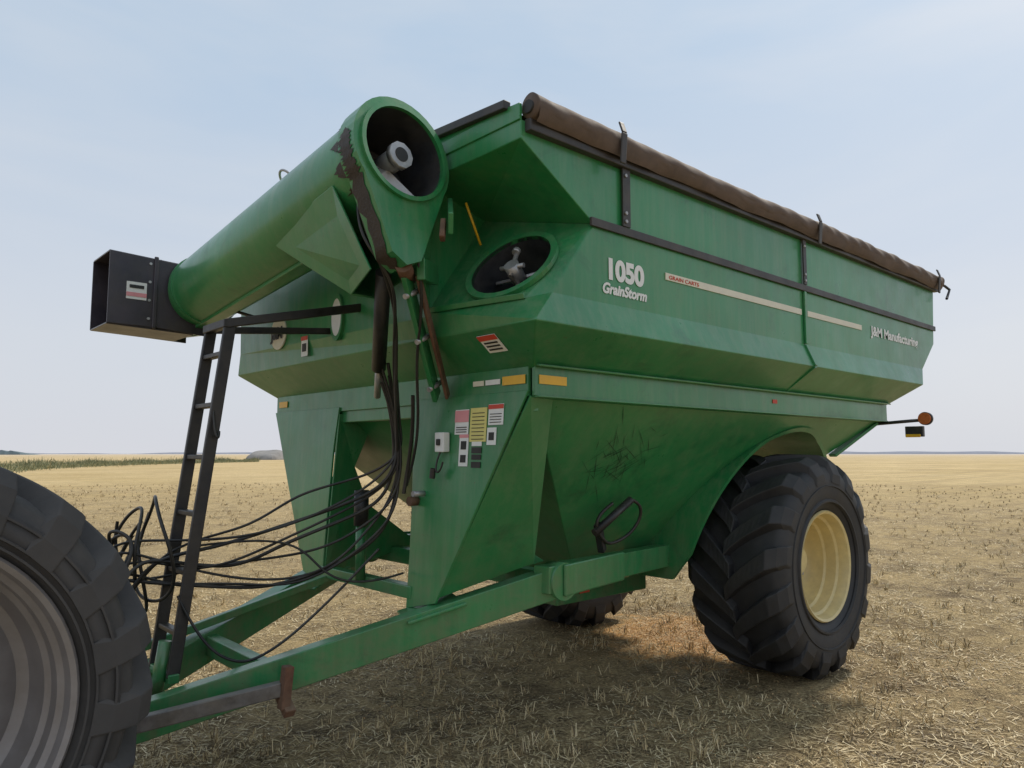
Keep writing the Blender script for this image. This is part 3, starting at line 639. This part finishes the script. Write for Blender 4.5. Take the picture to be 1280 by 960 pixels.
# ---------------------------------------------------------------- distant vegetation
F2=Vector((.674,.738,0)); R2=Vector((.738,-.674,0))
m,t,b=nt('weed_green'); g=N(t,'ShaderNodeNewGeometry'); cr=N(t,'ShaderNodeValToRGB'); t.links.new(g.outputs['Random Per Island'],cr.inputs[0])
e=cr.color_ramp.elements; e[0].color=(.12,.14,.07,1); e[1].color=(.42,.36,.20,1); k_=e.new(.5); k_.color=(.21,.23,.12,1)
t.links.new(cr.outputs[0],b.inputs['Base Color']); b.inputs['Roughness'].default_value=.9
n=46000; q_=rng.random(n)**1.1
fr=-(.34+.47*q_)
dd=175-112*(q_)+rng.normal(0,1,n)*(4+8*q_)
rr_=fr*dd; X=dd*F2.x+rr_*R2.x; Y=dd*F2.y+rr_*R2.y
clump=.3+1.0*np.abs(np.sin(X*.31+1)*np.cos(Y*.23))*rng.random(n)
blades('weed_strip',X,Y,.85*clump,.06*np.ones(n),True,lambda k:rng.uniform(.5,1.5,k),m)
def ridge(name,d,r0,r1,h,mat,seed,K=120,base=-1):
    r=random.Random(seed); ph=[r.uniform(0,6) for _ in range(6)]; vs=[]
    for i in range(K+1):
        q=r0+(r1-r0)*i/K; s_=i/K
        hh=h*(.35+.3*math.sin(s_*9+ph[0])+.2*math.sin(s_*23+ph[1])+.1*math.sin(s_*61+ph[2])+.08*math.sin(s_*140+ph[3])); hh=max(.05*h,hh)*min(1,8*s_,8*(1-s_))
        P=F2*d+R2*q
        vs+=[P+Vector((0,0,base)),P+Vector((0,0,hh)),P+F2*80+Vector((0,0,base))]
    fs=[]
    for i in range(K): a=i*3; fs+=[[a,a+3,a+4,a+1],[a+1,a+4,a+5,a+2]]
    return mesh(name,vs,fs,mat,None,smooth=True)
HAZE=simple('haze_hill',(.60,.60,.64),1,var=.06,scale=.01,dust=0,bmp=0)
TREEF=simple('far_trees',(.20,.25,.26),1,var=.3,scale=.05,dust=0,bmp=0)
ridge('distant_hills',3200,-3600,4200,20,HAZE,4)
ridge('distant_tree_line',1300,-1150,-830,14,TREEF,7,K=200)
MND=simple('mound_soil',(.26,.245,.23),1,var=.2,scale=.5,dust=0,bmp=0)
bpy.ops.mesh.primitive_uv_sphere_add(segments=40,ring_count=20,radius=1); o=bpy.context.object; o.name='dirt_mound'; o.data.materials.append(MND)
P=F2*230+R2*(-75); o.location=(P.x,P.y,-.3); o.scale=(7,7,3.2)
for q in o.data.vertices:
    q.co*=1+.12*math.sin(q.co.x*5)*math.cos(q.co.y*4+1)
# ---------------------------------------------------------------- sky & sun
sunv=Vector((math.cos(math.radians(47))*math.cos(.08),math.cos(math.radians(47))*math.sin(.08),math.sin(math.radians(47))))
w=bpy.data.worlds.new('World'); scn.world=w; w.use_nodes=True; t=w.node_tree; bg=t.nodes['Background']
sky=N(t,'ShaderNodeTexSky',sky_type='NISHITA'); sky.sun_disc=False; sky.sun_elevation=math.radians(47); sky.sun_rotation=math.radians(90-4.6)
sky.dust_density=4; sky.air_density=1.0
tc_=N(t,'ShaderNodeTexCoord'); sep=N(t,'ShaderNodeSeparateXYZ'); t.links.new(tc_.outputs['Generated'],sep.inputs[0])
hz=ramp(t,sep.outputs[2],-.02,.55); hz=math2(t,'POWER',hz,.8)
grad=mixc(t,hz,(6.5,6.5,6.9),(4.0,5.25,6.7))
mp=N(t,'ShaderNodeMapping'); mp.inputs['Scale'].default_value=(1,1,3.5); t.links.new(tc_.outputs['Generated'],mp.inputs[0])
cl=noise(t,1.7,5,.5,mp.outputs[0],.4)
grad=mixc(t,math2(t,'MULTIPLY',ramp(t,cl,.38,.68),.6),grad,(6.2,6.5,6.9))
fin=mixc(t,.92,sky.outputs[0],grad)
t.links.new(fin,bg.inputs[0]); bg.inputs[1].default_value=.115
sl=bpy.data.lights.new('sun','SUN'); sl.energy=3.1; sl.angle=math.radians(5); sl.color=(1,.92,.80)
so=bpy.data.objects.new('sun',sl); COL.objects.link(so); so.rotation_euler=sunv.to_track_quat('Z','Y').to_euler(); so.location=(20,0,30)
# ---------------------------------------------------------------- camera
cd=bpy.data.cameras.new('camera'); cam=bpy.data.objects.new('camera',cd); COL.objects.link(cam)
cd.lens=930/1280*36; cd.sensor_width=36; cd.clip_end=12000; cd.clip_start=.05
cam.location=(0,0,1.85); cam.rotation_euler=(math.radians(95.35),0,math.radians(-42.36))
scn.camera=cam
